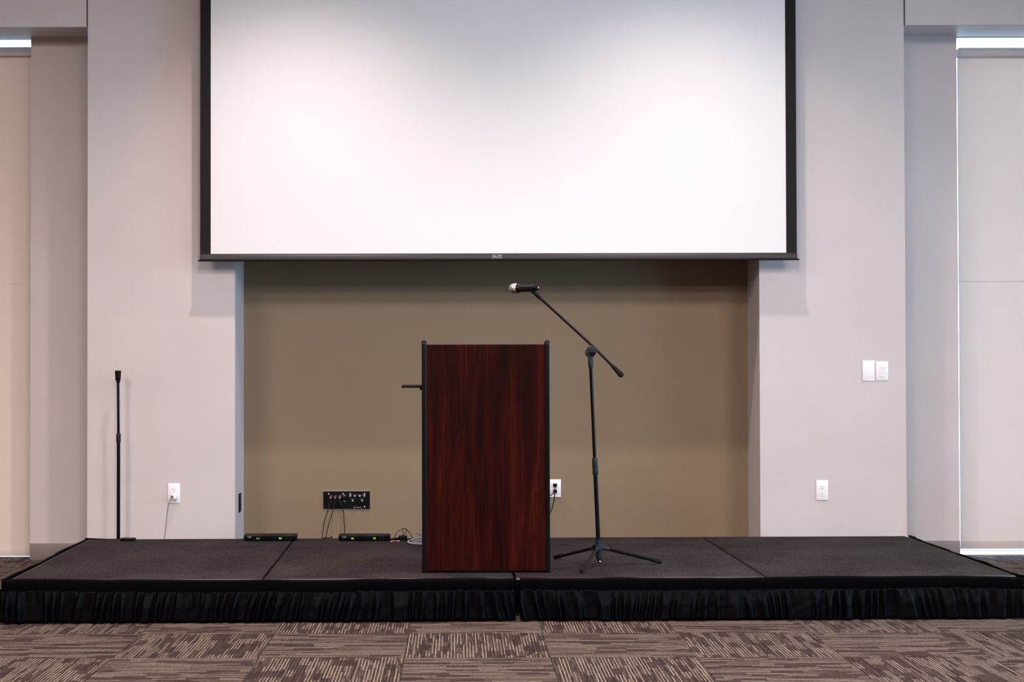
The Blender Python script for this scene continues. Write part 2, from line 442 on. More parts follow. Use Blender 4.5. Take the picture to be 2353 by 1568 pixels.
# ------------------------------------------------------------------ roller shades
def shade(label, x0, x1, hem_z, zt, m):
    xm = (x0 + x1) / 2; w2 = (x1 - x0) / 2
    t = thing('roller_shade', label, 'window shade', (xm, 10.42, 0))
    # bottom of the sheet is a pocket around a flat bar
    f = MB()
    n = 12
    f.box(-w2, w2, .016, .0175, hem_z + .01, zt - .03)
    f.build('shade_fabric', m, t)
    MB().box(-w2, w2, .0148, .0162, 1.768, 1.772).build('seam', m, t, smooth=0)
    MB().box(-w2, w2, .010, .022, hem_z, hem_z + .050, bevel=.004).build('hem_bar', m, t)
    MB().box(-w2, w2, -.02, .045, zt - .062, zt, bevel=.012, seg=3).build('fascia', M['wall'], t)
    MB().lathe([(.022, 0), (.022, 2 * w2 - .02)], (-w2 + .01, .012, zt - .035), (1, 0, 0), 16).build('roller_tube', M['alu'], t)
    return t
shade('pale roller shade, warm light put into its colour, lowered over the tall window on the left of the stage', WLX + .02, LX - .012, .006, 3.306, M['shade_warm_lit'])
shade('pale roller shade lowered over the tall window on the right, daylight under its hem', RX + .0520, WRX - .02, .041, 3.288, M['shade'])

# ------------------------------------------------------------------ projection screen
SY = 9.80
t = thing('projection_screen', 'large white pull-down projection screen with black border hanging before the niche', 'projection screen', (0.2535, SY, 1.87))
x0, x1, b = -1.563 - .2535, 2.0718 - .2535, .064
ztop = 2.62
MB().box(x0 + b, x1 - b, .001, .0025, .045, ztop).build('screen_fabric', M['screen'], t)
MB().box(x0, x0 + b, 0, .0028, .03, ztop).build('side_border', M['screen_black'], t)
MB().box(x1 - b, x1, 0, .0028, .03, ztop).build('side_border', M['screen_black'], t)
bar = MB()
prof = [(.0028, .047), (-.004, .045), (-.010, .038), (-.0155, .026), (-.017, .014), (-.015, .007), (.012, .007), (.012, .044)]
bb = bar.bm
ra = [bb.verts.new((x0, y, z)) for y, z in prof]; rb = [bb.verts.new((x1, y, z)) for y, z in prof]
for k in range(len(prof)):
    bb.faces.new((ra[k], ra[(k + 1) % len(prof)], rb[(k + 1) % len(prof)], rb[k]))
bb.faces.new(ra); bb.faces.new(rb[::-1])
wb = bar.build('weight_bar', M['screen_bar'], t)
MB().box(x0 - .012, x1 + .012, -.012, .010, 0, .0095, bevel=.003).build('bottom_rod', M['black_plastic'], wb)
bd = MB()
bx, bz = -.0085, .0255
bw, bh, e = .0315, .0105, .0016
for (a, c, d, f_) in ((-bw, bw, bh - e, bh), (-bw, bw, -bh, -bh + e), (-bw, -bw + e, -bh, bh), (bw - e, bw, -bh, bh)):
    bd.box(bx + a, bx + c, -.0205, -.0165, bz + d, bz + f_)
bd.build('badge_frame', M['print_grey'], t, smooth=0)
MB().box(bx - bw, bx + bw, -.0185, -.012, bz - bh, bz + bh).build('badge', M['black_plastic'], t, smooth=0)
lettering('DA-LITE', .0165, M['print_white'], t, (bx, -.0192, bz), sx=.86)
MB().box(x0 - .05, x1 + .05, -.06, .10, ztop - .02, ztop + .13, bevel=.01).build('roller_case', M['white_plastic'], t)

# ------------------------------------------------------------------ stage: four carpeted decks
SA = 0.0178
SO = Vector((-2.157, 7.756, 0))
DW, DD, DH = 1.2185, 1.845, 0.203
ex = Vector((math.cos(SA), math.sin(SA), 0)); ey = Vector((-math.sin(SA), math.cos(SA), 0))
def stage(u, v, z=DH): return SO + ex * u + ey * v + Vector((0, 0, z))
deck_labels = ['leftmost carpeted stage deck with the black remote on its back corner',
               'stage deck second from the left, grey cable coil lying on it beside the lectern',
               'stage deck carrying the boom microphone stand, second from the right',
               'empty stage deck at the right end of the platform']
decks = []
def make_deck():
    t = thing('stage_deck', deck_labels[0], 'stage platform', stage(0, 0, 0), SA, 'stage platform decks')
    g = .0036
    MB().box(g + .0024, DW - g - .0024, .0045, DD - .008, DH - .014, DH, bevel=.002).build('carpet_top', M['deck_carpet'], t)
    fr = MB()
    fr.box(g, DW - g, 0, .004, DH - .009, DH + .0012, bevel=.001, seg=1).build('edge_rail', M['alu_dull'], t)
    MB().box(g, DW - g, .002, .006, .14, DH - .009).build('frame_rail', M['skirt'], t, smooth=0)
    MB().box(g, DW - g, DD - .0075, DD, .13, DH - .001).build('edge_rail', M['alu_dull'], t)
    le = MB().box(g, g + .0022, .004, DD - .0075, .13, DH + .0010).build('edge_rail', M['black_plastic'], t, smooth=0)
    re_ = MB().box(DW - g - .0022, DW - g, .004, DD - .0075, .13, DH + .0010).build('edge_rail', M['black_plastic'], t, smooth=0)
    MB().box(g + .01, DW - g - .01, .01, DD - .01, .168, DH - .014).build('deck_board', M['black_plastic'], t)
    for lx in (.06, DW - .06):
        for ly in (.08, DD - .08):
            MB().tube([(lx, ly, .0), (lx, ly, .17)], .02, 10).build('leg', M['black_satin'], t)
    return t, le, re_
d0, left_rail, right_rail = make_deck()
for k in range(1, 4):
    dk = dup(d0, stage(DW * k, 0, 0), deck_labels[k], None, SA)
    if k == 3:                                                       # bare metal rail at the right end of the platform
        for c in dk.children:
            if c.data == right_rail.data:
                c.data = c.data.copy(); c.data.materials[0] = M['alu_dull']
left_rail.data = left_rail.data.copy(); left_rail.data.materials[0] = M['alu_dull']

# ------------------------------------------------------------------ stage skirt in two lengths
def fold(s, seed, lam):
    return noise.noise(Vector((s / lam, seed * 7.13, 0.5)))
def skirt_strip(path, seed, parent, nm_band, nm_drape):
    """path(s, out) -> xy point; s in metres along the edge; out = distance outwards. Heading band then a gathered fall."""
    L = path['len']; P = path['fn']
    n = int(L / .0045)
    # heading with fine shirring
    band = MB(); bm = band.bm
    zs = [0.0, .12, .5, .88, 1.0]
    rows = []
    top_off = lambda s: .011 * fold(s, seed + 3, .55) + .004 * fold(s, seed + 9, .16) - .001 + path['lift'](s)
    bot_off = lambda s: .005 * fold(s, seed + 5, .4)
    for i in range(n + 1):
        s = L * i / n
        zt = DH + .002 + top_off(s); zb = .150 + bot_off(s) + top_off(s) * .8
        pl = .0022 * math.sin(s * 2 * PI / .0125 + 2.2 * fold(s, seed, .2))
        col = []
        for q in zs:
            bulge = .016 + .003 * math.sin(PI * q) + pl * (1 if 0 < q < 1 else .4)
            p = P(s, bulge); col.append(bm.verts.new((p.x, p.y, zt + (zb - zt) * q)))
        # back of the band (its thickness)
        p = P(s, .003); col.insert(0, bm.verts.new((p.x, p.y, zt + .001))); 
        p = P(s, .003); col.insert(0, bm.verts.new((p.x, p.y, zb)))
        rows.append(col)
    for a, c in zip(rows, rows[1:]):
        for k in range(len(a) - 1): bm.faces.new((a[k], c[k], c[k + 1], a[k + 1]))
    band.build(nm_band, M['skirt'], parent, smooth=80)
    dr = MB(); bm = dr.bm; rows = []; K = 16
    for i in range(n + 1):
        s = L * i / n
        col = []
        zt = .152 + bot_off(s) + top_off(s) * .8
        zb = .006 + .006 * (0.5 + fold(s, seed + 21, .22))
        for k in range(K + 1):
            q = k / K
            drift = .055 * fold(s, seed + 31, .7) * q + .02 * fold(s, seed + 37, .18) * q * q
            ss = s + drift
            small = abs(fold(ss, seed + 41, .026)) * .013 * max(0, 1 - q * 1.6)
            ph = ss / .058 + 1.5 * fold(ss, seed + 43, .13) + .5 * fold(ss, seed + 44, .05)
            amp = .55 + .9 * abs(fold(ss, seed + 45, .21))
            ridge = (.5 + .5 * math.cos(2 * PI * ph)) ** 1.7 * amp
            bigger = fold(ss, seed + 47, .16)
            out = .014 + small * 1.6 + (ridge * .030 + bigger * .018) * min(1, q * 1.9) ** .8 + .024 * q
            out += .006 * fold(s + q * .3, seed + 53, .05) * q * (1 - q)
            out = max(out, .004)
            p = P(s, out); col.append(bm.verts.new((p.x, p.y, zt + (zb - zt) * q)))
        rows.append(col)
    for a, c in zip(rows, rows[1:]):
        for k in range(K): bm.faces.new((a[k], c[k], c[k + 1], a[k + 1]))
    o = dr.build(nm_drape, M['skirt'], parent, smooth=0)
    for p in o.data.polygons: p.use_smooth = True
    md = o.modifiers.new('thickness', 'SOLIDIFY'); md.thickness = .0012; md.offset = -1
    return o
W4 = DW * 4
sk_l = thing('stage_skirt', 'gathered black stage skirt around the left half of the platform', 'stage skirt', (0, 0, 0), 0, 'black stage skirts')
sk_r = thing('stage_skirt', 'gathered black stage skirt around the right half of the platform', 'stage skirt', (0, 0, 0), 0, 'black stage skirts')
def path_front(u0, u1): return {'len': u1 - u0, 'fn': lambda s, o: stage(u0 + s, -o, 0), 'lift': lambda s: 0.0}
def path_left():
    def fn(s, o):                                   # runs front to back down the left end, rounding the front corner
        return stage(-o - .012, s - .016, 0)
    return {'len': DD + .02, 'fn': fn, 'lift': lambda s: .006}
def path_right():
    def fn(s, o): return stage(W4 + o + .012, s - .016, 0)
    return {'len': DD - .02, 'fn': fn, 'lift': lambda s: .003 + .006 * (1 if s > 1.72 else 0)}
skirt_strip(path_front(-.030, 2.434), 1, sk_l, 'heading', 'ruffle')
skirt_strip(path_left(), 5, sk_l, 'heading', 'ruffle')
def path_back():
    return {'len': .20, 'fn': lambda s, o: stage(s - .028, DD + o, 0), 'lift': lambda s: .005 - .02 * s}
skirt_strip(path_back(), 8, sk_l, 'heading', 'ruffle')
skirt_strip(path_front(2.460, W4 + .030), 2, sk_r, 'heading', 'ruffle')
skirt_strip(path_right(), 6, sk_r, 'heading', 'ruffle')

# ------------------------------------------------------------------ lectern
LXc, LYf = 0.1425, 7.995
t = thing('lectern', 'dark mahogany lectern with black edged sides and fold-out side shelf on the stage', 'lectern', (LXc, LYf, DH + .0016))
hw, tk, dep, hh = .317, .021, .44, 1.150
def side_poly(inset=0.0):
    # profile in (y, z): tall front edge with a rounded nose, top sloping down towards the speaker
    p = [(inset, 0.0), (inset, hh - .018)]
    for k in range(1, 6):
        a = PI - k * PI / 2 / 5
        p.append((inset + .018 + .018 * math.cos(a), hh - .018 + .018 * math.sin(a)))
    p += [(.06, hh - .004), (dep - .01, hh - .125), (dep, hh - .14), (dep, 0.0)]
    return p
SWAP = Matrix(((0, 1, 0, 0), (1, 0, 0, 0), (0, 0, 1, 0), (0, 0, 0, 1)))      # (x,y,z)->(y,x,z)
for s in (-1, 1):
    xa = -hw if s < 0 else hw - tk
    sp = MB().prism(side_poly(.006), xa + .001, xa + tk - .001, m=SWAP).build('side_panel', M['mahogany'], t)
    # black moulding wrapped over the front and top edge of the panel
    eb = MB()
    pts = [(0.004, .004)] + [(y, z) for y, z in side_poly(0)[1:-1]]
    prof_n = len(pts)
    ring = []
    for i, (y, z) in enumerate(pts):
        y2, z2 = pts[min(i + 1, prof_n - 1)]; y1, z1 = pts[max(i - 1, 0)]
        tx, tz = y2 - y1, z2 - z1; l = math.hypot(tx, tz) or 1; nx, nz = -tz / l, tx / l
        cs = []
        for (du, dn) in ((-.0005, -.006), (-.0005, .002), (.003, .0048), (tk / 2, .006), (tk - .003, .0048), (tk + .0005, .002), (tk + .0005, -.006)):
            cs.append(eb.bm.verts.new((xa + du, y + nx * dn, z + nz * dn)))
        ring.append(cs)
    for a, c in zip(ring, ring[1:]):
        for k in range(len(a)): eb.bm.faces.new((a[k], a[(k + 1) % len(a)], c[(k + 1) % len(a)], c[k]))
    eb.bm.faces.new(ring[0]); eb.bm.faces.new(ring[-1][::-1])
    eb.build('edge_moulding', M['moulding'], sp, smooth=50)
MB().box(-hw + tk, hw - tk, .004, .022, .012, 1.132, bevel=.0012, seg=1).build('front_panel', M['mahogany'], t)
MB().box(-hw + tk, hw - tk, .010, dep - .02, .0, .013).build('base_board', M['black_plastic'], t)
MB().box(-hw + tk, hw - tk, -.0005, .012, .0095, .0135, bevel=.001, seg=1).build('kick_strip', M['mahogany'], t)
MB().box(-hw + tk, hw - tk, .03, dep - .03, .55, .568).build('shelf', M['mahogany'], t)
sl = MB()
sl.prism([(.024, 1.085), (.024, 1.103), (dep - .02, .993), (dep - .02, .975)], -hw + tk, hw - tk, m=SWAP)
sl.build('reading_top', M['mahogany'], t)
MB().box(-hw + tk, hw - tk, dep - .035, dep - .015, .985, 1.012, bevel=.003).build('book_stop', M['black_plastic'], t)
ss = MB().box(-hw - .1005, -hw - .001, .06, .38, .9165, .9290, bevel=.003).build('side_shelf', M['black_plastic'], t)
MB().box(-hw - .1025, -hw - .0955, .058, .382, .9155, .9310, bevel=.003).build('shelf_lip', M['black_plastic'], ss)
MB().box(-hw - .012, -hw - .0005, .07, .37, .905, .9165, bevel=.002).build('hinge', M['black_satin'], ss)

# ------------------------------------------------------------------ boom microphone stand
BX, BY = 0.727, 8.27
t = thing('microphone_stand', 'black tripod boom microphone stand standing right of the lectern', 'microphone stand', (BX, BY, DH), 0, 'microphone stands')
def loc(x, z, y=BY): return Vector((x - BX, y - BY, z - DH))
bot, top = loc(.7268, .2258), loc(.6858, 1.262)
ax = (top - bot).normalized()
def on(z): return bot + ax * ((z - DH - bot.z) / ax.z)
MB().tube([on(.245), on(.700)], .0112, 16).build('lower_pole', M['black_satin'], t)
MB().tube([on(.69), on(1.25)], .0092, 16).build('upper_pole', M['black_satin'], t)
MB().lathe([(.0125, 0), (.0145, .004), (.0145, .030), (.0138, .034), (.0145, .040), (.0145, .080), (.011, .090)], on(.669), ax, 20).build('clutch', M['slate_plastic'], t)
hub = MB().lathe([(.0145, -.046), (.0155, -.04), (.0155, .0), (.019, .004), (.019, .026), (.0155, .030), (.0155, .050), (.013, .052)], on(.285), ax, 20).build('hub', M['slate_plastic'], t)
MB().tube([on(.302) + Vector((-.012, -.012, 0)), on(.302) + Vector((-.024, -.022, 0)), on(.302) + Vector((-.026, -.024, 0))], [.006, .0125, .011], 10).build('thumb_knob', M['black_plastic'], hub)
MB().tube([on(.219), on(.258)], .0085, 14).build('pole_tip', M['black_satin'], t)
for zz in (.243, .226):
    MB().lathe([(.0, -.004), (.0045, -.002), (.0045, .001), (0, .003)], on(zz) + Vector((.003, -.0095, 0)), (0.1, -1, 0.2), 10).build('rivet', M['chrome'], t)
for fx, fy in ((.5169, 8.556), (.6098, 7.965), (1.0527, 8.341)):
    foot = loc(fx, DH + .0115, fy)
    h0 = on(.298); d = Vector((foot.x - h0.x, foot.y - h0.y, 0)).normalized()
    a = h0 + d * .022; a.z = on(.296).z
    b_ = foot
    dr_ = (b_ - a).normalized()
    leg = MB().tube([a + dr_ * .012, b_ - dr_ * .02], .0086, 12).build('leg', M['black_satin'], t)
    MB().tube([b_ - dr_ * .055, b_ - dr_ * .05, b_ - dr_ * .004, b_ + dr_ * .002], [.0098, .0112, .0112, .0085], 12).build('rubber_foot', M['rubber'], leg)
    side = Vector((-d.y, d.x, 0))
    MB().tube([h0 + d * .012, a + dr_ * .034], [.013, .0105], 8).build('leg_bracket', M['slate_plastic'], leg)
# boom
MB().lathe([(.0128, -.004), (.0135, 0), (.0135, .045), (.011, .050)], on(1.225), ax, 18).build('boom_socket', M['slate_plastic'], t)
bt, bc, bw_ = loc(.4262, 1.5805), loc(.7030, 1.3260), loc(.8120, 1.2140)
bdir = (bc - bt).normalized()
MB().tube([bt, bc, bw_], .0068, 14).build('boom_arm', M['black_satin'], t)
cwd = (bw_ - bc).normalized()
MB().lathe([(.0085, 0), (.0100, .004), (.0108, .020), (.0130, .045), (.0148, .058), (.0145, .066), (.011, .073), (.005, .0765), (0, .077)], loc(.7975, 1.2290), cwd, 20).build('counterweight', M['rubber'], t)
cl = loc(.6975, 1.3110)
perp = Vector((-bdir.z, 0, bdir.x))
if perp.z > 0: perp = -perp
fr = Matrix(((bdir.x, 0, perp.x, cl.x), (0, 1, 0, cl.y), (bdir.z, 0, perp.z, cl.z), (0, 0, 0, 1)))
cb = MB(); cb.box(-.024, .024, -.019, .015, -.015, .020, bevel=.004, m=fr)
clamp = cb.build('boom_clamp', M['slate_plastic'], t)
MB().lathe([(.018, -.016), (.026, -.014), (.027, 0), (.026, .014), (.018, .016)], loc(.6850, 1.2970), (0, 1, 0), 24).build('friction_disc', M['slate_plastic'], clamp)
wing = MB(); wing.lathe([(0, -.007), (.010, -.006), (.0165, 0), (.010, .006), (0, .007)], (0, 0, 0), (0, 1, 0), 20)
wing.bm.transform(Matrix.Translation(loc(.6935, 1.2975, BY - .026)) @ Matrix.Rotation(-.25, 4, 'Y') @ Matrix.Diagonal((1, 1, .62, 1)))
wing.build('wing_knob', M['black_plastic'], clamp)
MB().lathe([(.0, -.008), (.006, -.007), (.006, .002), (0, .003)], loc(.6745, 1.3200, BY - .014), (0, -1, 0), 10).build('screw_end', M['black_plastic'], clamp)
# clip at the boom tip, cradle under the microphone
mend = Vector((.4166, 8.244, 1.6304)); mdir = Vector((-.866, .50, -.004)).normalized()
mic_under = mend + mdir * .040 + Vector((0, 0, -.021))
cp = MB()
e0 = bt - bdir * .010; e1 = bt - bdir * .045
cp.tube([bt + bdir * .006, e0, e1], [.0088, .0102, .0094], 12)
clip = cp.build('clip_base', M['black_plastic'], t)
ring_m = MB()
ring_m.lathe([(.0085, -.001), (.0088, 0), (.0085, .003)], bt + bdir * .003, bdir, 14)
ring_m.build('thread_ring', M['alu'], clip)
hm = mic_under - Vector((BX, BY, DH))
MB().tube([e1, e1 - bdir * .006 + Vector((0, 0, .004)), hm + Vector((.012, 0, -.004)), hm], [.0090, .0085, .0075, .006], 10).build('swivel', M['black_plastic'], clip)
crd = MB(); bm = crd.bm
mo = mend + mdir * .028 - Vector((BX, BY, DH)); mu = mdir.cross(Vector((0, 0, 1))).normalized(); mv = Vector((0, 0, 1))
rows = []
for i in range(9):
    q = i / 8; r_o = []
    for k in range(13):
        a = math.radians(200 + 140 * k / 12)
        for_r = .0195
        r_o.append(bm.verts.new(mo + mdir * (.075 * q) + (mu * math.cos(a) + mv * math.sin(a)) * for_r))
    rows.append(r_o)
for a, c in zip(rows, rows[1:]):
    for k in range(12): bm.faces.new((a[k], a[k + 1], c[k + 1], c[k]))
o = crd.build('clip_cradle', M['black_plastic'], clip, smooth=60)
md = o.modifiers.new('thickness', 'SOLIDIFY'); md.thickness = .0028; md.offset = 1

# ------------------------------------------------------------------ microphone
t = thing('microphone', 'black handheld wireless microphone with silver mesh head in the boom clip', 'microphone', mend)
z0 = Vector((0, 0, 0))
MB().lathe([(0, 0), (.010, 0), (.0125, .002), (.0152, .004), (.0166, .010), (.0168, .040), (.0174, .098), (.0186, .106)], z0, mdir, 24).build('body', M['black_plastic'], t)
MB().lathe([(.0186, .105), (.0225, .110), (.0235, .116), (.0235, .119), (.0225, .121)], z0, mdir, 24).build('collar', M['black_satin'], t)
MB().lathe([(.0, -.0012), (.0075, -.0012), (.0085, 0)], Vector((.0, 0, 0)), mdir, 16).build('end_cap', M['slate_plastic'], t)
MB().lathe([(0, -.0028), (.003, -.0024), (.0036, -.0008)], Vector((.0, 0, .002)), mdir, 12).build('tail_dot', M['print_white'], t)  # small pale disc on the tail end
gr = MB()
gr.lathe([(.022, .119), (.0255, .124), (.0265, .132), (.0265, .138), (.0252, .146), (.0225, .154), (.0175, .161), (.010, .166), (0, .168)], z0, mdir, 28)
def mesh_metal():
    m = mat('silver_mesh', (0.55, 0.52, 0.51), 0.35, 0.85); g = NT(m)
    tc = g.n('ShaderNodeTexCoord'); v = g.n('ShaderNodeTexVoronoi', i_Scale=420.0); g.l(tc.outputs['Object'], v.inputs['Vector'])
    b = g.n('ShaderNodeBump', i_Strength=0.7, i_Distance=0.0012); g.l(v.outputs['Distance'], b.inputs['Height']); g.l(b.outputs[0], g.p.inputs['Normal'])
    g.l(g.ramp(v.outputs['Distance'], [(0.15, (0.62, 0.57, 0.56)), (0.8, (0.24, 0.22, 0.215))]), g.p.inputs['Base Color'])
    return m
M['mesh'] = mesh_metal()
gr.build('grille', M['mesh'], t)
MB().lathe([(.0262, .130), (.0275, .132), (.0275, .1365), (.0262, .138)], z0, mdir, 28).build('grille_band', M['chrome'], t)
sw = MB(); sw.box(-.003, .003, -.008, .008, 0, .003, bevel=.001)
up = Vector((0, 0, .0170)) + mdir * .062
sw.bm.transform(Matrix.Translation(up) @ Matrix.Rotation(math.radians(60), 4, 'Z'))
sw.build('switch', M['slate_plastic'], t)

# ------------------------------------------------------------------ straight microphone stand behind the stage
t = thing('microphone_stand', 'straight black microphone stand with empty clip against the left wall', 'microphone stand', (-2.0655, 9.83, 0), 0, 'microphone stands')
MB().lathe([(.108, 0), (.112, .004), (.112, .012), (.104, .018), (.03, .024), (.016, .034), (.013, .05)], z0, (0, 0, 1), 40).build('round_base', M['black_satin'], t)
MB().tube([(0, 0, .03), (0, 0, .79)], .0107, 16).build('lower_pole', M['black_satin'], t)
MB().tube([(0, 0, .78), (-.003, 0, 1.145)], .0083, 16).build('upper_pole', M['black_satin'], t)
MB().lathe([(.0118, 0), (.0138, .003), (.0138, .024), (.0130, .027), (.0138, .030), (.0138, .050), (.010, .055)], (0, 0, .768), (0, 0, 1), 18).build('clutch', M['slate_plastic'], t)
cp = MB().lathe([(.010, 0), (.0115, .002), (.0115, .020), (.010, .026)], (-.003, 0, 1.132), (0, 0, 1), 14).build('clip_base', M['black_plastic'], t)
# open tapered clip, tilted back: two curved jaws
jw = MB(); bm = jw.bm; rows = []
for i in range(8):
    q = i / 7; rr = .0150 + .0040 * q; col = []
    for k in range(15):
        a = math.radians(-70 + 320 * k / 14) if False else math.radians(-145 + 290 * k / 14 - 90 + 180)
        col.append(bm.verts.new((-.0035 + rr * math.sin(a), -.004 + rr * math.cos(a) * .9, 1.150 + .056 * q)))
    rows.append(col)
for a, c in zip(rows, rows[1:]):
    for k in range(14): bm.faces.new((a[k], a[k + 1], c[k + 1], c[k]))
o = jw.build('clip_jaw', M['black_plastic'], cp, smooth=60)
md = o.modifiers.new('thickness', 'SOLIDIFY'); md.thickness = .003; md.offset = 0
MB().box(-.0185, .0120, -.012, .008, 1.146, 1.166, bevel=.004).build('clip_hinge', M['black_plastic'], cp)

# ------------------------------------------------------------------ remote on the back of the leftmost deck
t = thing('remote_control', 'small flat black remote with a silver highlight put on its top, at the left back corner of stage', 'remote control', (-1.939, 9.500, DH), SA)
MB().box(-.043, .043, -.024, .024, 0, .019, bevel=.005, seg=3).build('body', M['black_plastic'], t)
MB().box(-.028, .018, -.014, .016, .018, .0205, bevel=.002).build('highlight_panel', M['alu'], t)  # metal panel and chrome button stand in for the highlight on top
for bx_ in (-.018, 0, .030):
    MB().lathe([(.005, 0), (.005, .002), (.003, .0032), (0, .0034)], (bx_, -.002, .0195), (0, 0, 1), 12).build('button', M['chrome'] if bx_ > .02 else M['black_plastic'], t)

# ------------------------------------------------------------------ wall plates
def wall_plate(name, label, cat, x, z, w, h, y, group=None):
    t = thing(name, label, cat, (x, y, z), 0, group)
    MB().box(-w / 2, w / 2, -.0065, 0, -h / 2, h / 2, bevel=.0032, seg=2).build('cover_plate', M['white_plastic'], t)
    return t
def sock_face(t, zc):
    f = MB(); pts = []
    for k in range(28):
        a = 2 * PI * k / 28; xx = .0172 * math.cos(a); zz = max(-.0135, min(.0135, .0172 * math.sin(a))); pts.append((xx, zc + zz))
    f.prism(pts, -.0085, -.0055)
    s = f.build('socket', M['white_plastic'], t)
    MB().box(-.0080, -.0052, -.0088, -.008, zc + .000, zc + .0085).build('slot', M['dark_slot'], s, smooth=0)
    MB().box(.0052, .0076, -.0088, -.008, zc + .001, zc + .0085).build('slot', M['grey_slot'], s, smooth=0)
    MB().lathe([(.0028, 0), (.0028, .0006)], (0, -.0082, zc - .0075), (0, -1, 0), 12).build('slot', M['dark_slot'], s)
    return s
def screw(t, x, z, y=-.0065, mat_='grey_slot', r=.0022):
    return MB().lathe([(r, -.0008), (r, .0004), (r * .6, .0009), (0, .001)], (x, y, z), (0, -1, 0), 10).build('screw', M[mat_], t)
t = wall_plate('power_outlet', 'white duplex outlet on the left wall with a charger plugged in', 'outlet', -1.7478, .4478, .0752, .1235, WY, 'wall outlets')
sock_face(t, .0215); sock_face(t, -.0195); screw(t, 0, .001)
t = wall_plate('power_outlet', 'empty white duplex outlet low on the right wall', 'outlet', 2.2514, .4583, .0746, .1235, WY, 'wall outlets')
sock_face(t, .0185); sock_face(t, -.0195); screw(t, 0, 0)
t = wall_plate('power_outlet', 'white outlet in the niche beside the lectern with two black plugs', 'outlet', .6270, .4425, .0780, .1146, NY, 'wall outlets')
sock_face(t, .021); sock_face(t, -.018); screw(t, 0, .0015)
t = wall_plate('blank_plate', 'blank white wall plate left of the slotted switch plate on right wall', 'wall plate', 2.5418, 1.1948, .0765, .1265, WY)
screw(t, 0, -.042); screw(t, 0, .042, mat_='white_plastic')
t = wall_plate('dimmer_plate', 'white switch plate with a stack of narrow slots on the right wall', 'switch', 2.6252, 1.1933, .0765, .1185, WY)
ins = MB().box(-.0185, .0185, -.0078, -.006, -.037, .037, bevel=.001, seg=1).build('insert', M['white_plastic'], t)
for k in range(7):
    MB().box(-.0155, .0155, -.0105, -.0072, .0275 - .0098 * k - .0026, .0275 - .0098 * k + .0026, bevel=.0014).build('button', M['white_plastic'], t)
screw(t, .002, -.050)

# dark pull plate set in the left return of the niche
t = thing('dark_wall_plate', 'narrow dark wall plate on the bluish left return of the niche', 'wall plate', (NX0, 10.155, .372))
MB().box(0, .006, -.046, .046, -.059, .059, bevel=.002).build('cover_plate', M['black_plastic'], t)
MB().box(.0045, .0085, -.018, .018, -.034, .034, bevel=.0015).build('rocker', M['slate_plastic'], t)

# ------------------------------------------------------------------ AV connection panel in the niche
avx, avz = -.7110, .3687
t = thing('connector_panel', 'black audio connector panel with silver rim low in the niche', 'wall panel', (avx, NY, avz))
def av(u, v): return ((u - 796.5) / 357.2, -(v - 1150.3) / 357.2)
w2, h2 = .1505, .0575
rim = MB()
rim.box(-w2 - .0024, w2 + .0024, -.006, 0, h2, h2 + .0024).box(-w2 - .0024, w2 + .0024, -.006, 0, -h2 - .0024, -h2).box(-w2 - .0024, -w2, -.006, 0, -h2, h2).box(w2, w2 + .0024, -.006, 0, -h2, h2)
rim.build('rim', M['alu'], t, smooth=0)
MB().box(-w2, w2, -.004, 0, -h2, h2).build('panel', M['black_plastic'], t, smooth=0)
for u, v in ((755.6, 1135.7), (788.5, 1135.7), (805, 1135.6), (837.7, 1135.5), (838, 1165.4)):
    x, z = av(u, v)
    MB().lathe([(.0042, 0), (.0042, .001), (.0028, .0024), (0, .0028)], (x, -.004, z), (0, -1, 0), 12).build('screw', M['print_white'], t)
for u, v in ((761, 1141.5), (771, 1141.5), (781.5, 1141.5), (791.7, 1141)):
    x, z = av(u, v)
    MB().lathe([(.0115, 0), (.0115, .002), (.0095, .003), (.0095, .0015), (0, .0015)], (x, -.004, z), (0, -1, 0), 20).build('xlr_socket', M['slate_plastic'], t)
for u, v in ((805, 1141), (815.5, 1141), (826.6, 1141), (836.8, 1141), (810.5, 1151.6), (832, 1151.6)):
    x, z = av(u, v)
    j = MB().lathe([(.0058, 0), (.0058, .003), (.0048, .0035), (.0046, .009), (.0030, .0092), (.0028, .004), (0, .004)], (x, -.004, z), (0, -1, 0), 16).build('jack', M['alu'], t)
for u, v in ((791.7, 1139.3), (791.7, 1153)):
    x, z = av(u, v)
    MB().box(x - .0045, x + .0045, -.0065, -.004, z - .0028, z + .0028, bevel=.001).build('latch', M['print_grey'], t)
for u0, u1, v in ((801, 809, 1138), (811, 820, 1138), (822.5, 830, 1138), (832, 841, 1138), (806, 814.5, 1147.6), (827.5, 836, 1147.6),
                  (760, 763, 1153.4), (769.5, 773, 1153.4), (781, 784, 1153.4)):
    x0_, z_ = av(u0, v); x1_, _ = av(u1, v)
    MB().box(x0_, x1_, -.0043, -.0039, z_ - .0006, z_ + .0006).build('legend_line', M['grey_slot'], t, smooth=0)
x, z = av(814.5, 1166.6)
MB().lathe([(.0045, 0), (.0058, .0004), (.0058, 0)], (x, -.004, z), (0, -1, 0), 20).build('emblem', M['print_grey'], t)
x, z = av(824.8, 1166.6)
lettering('Extron', .0115, M['print_grey'], t, (x, -.0045, z))

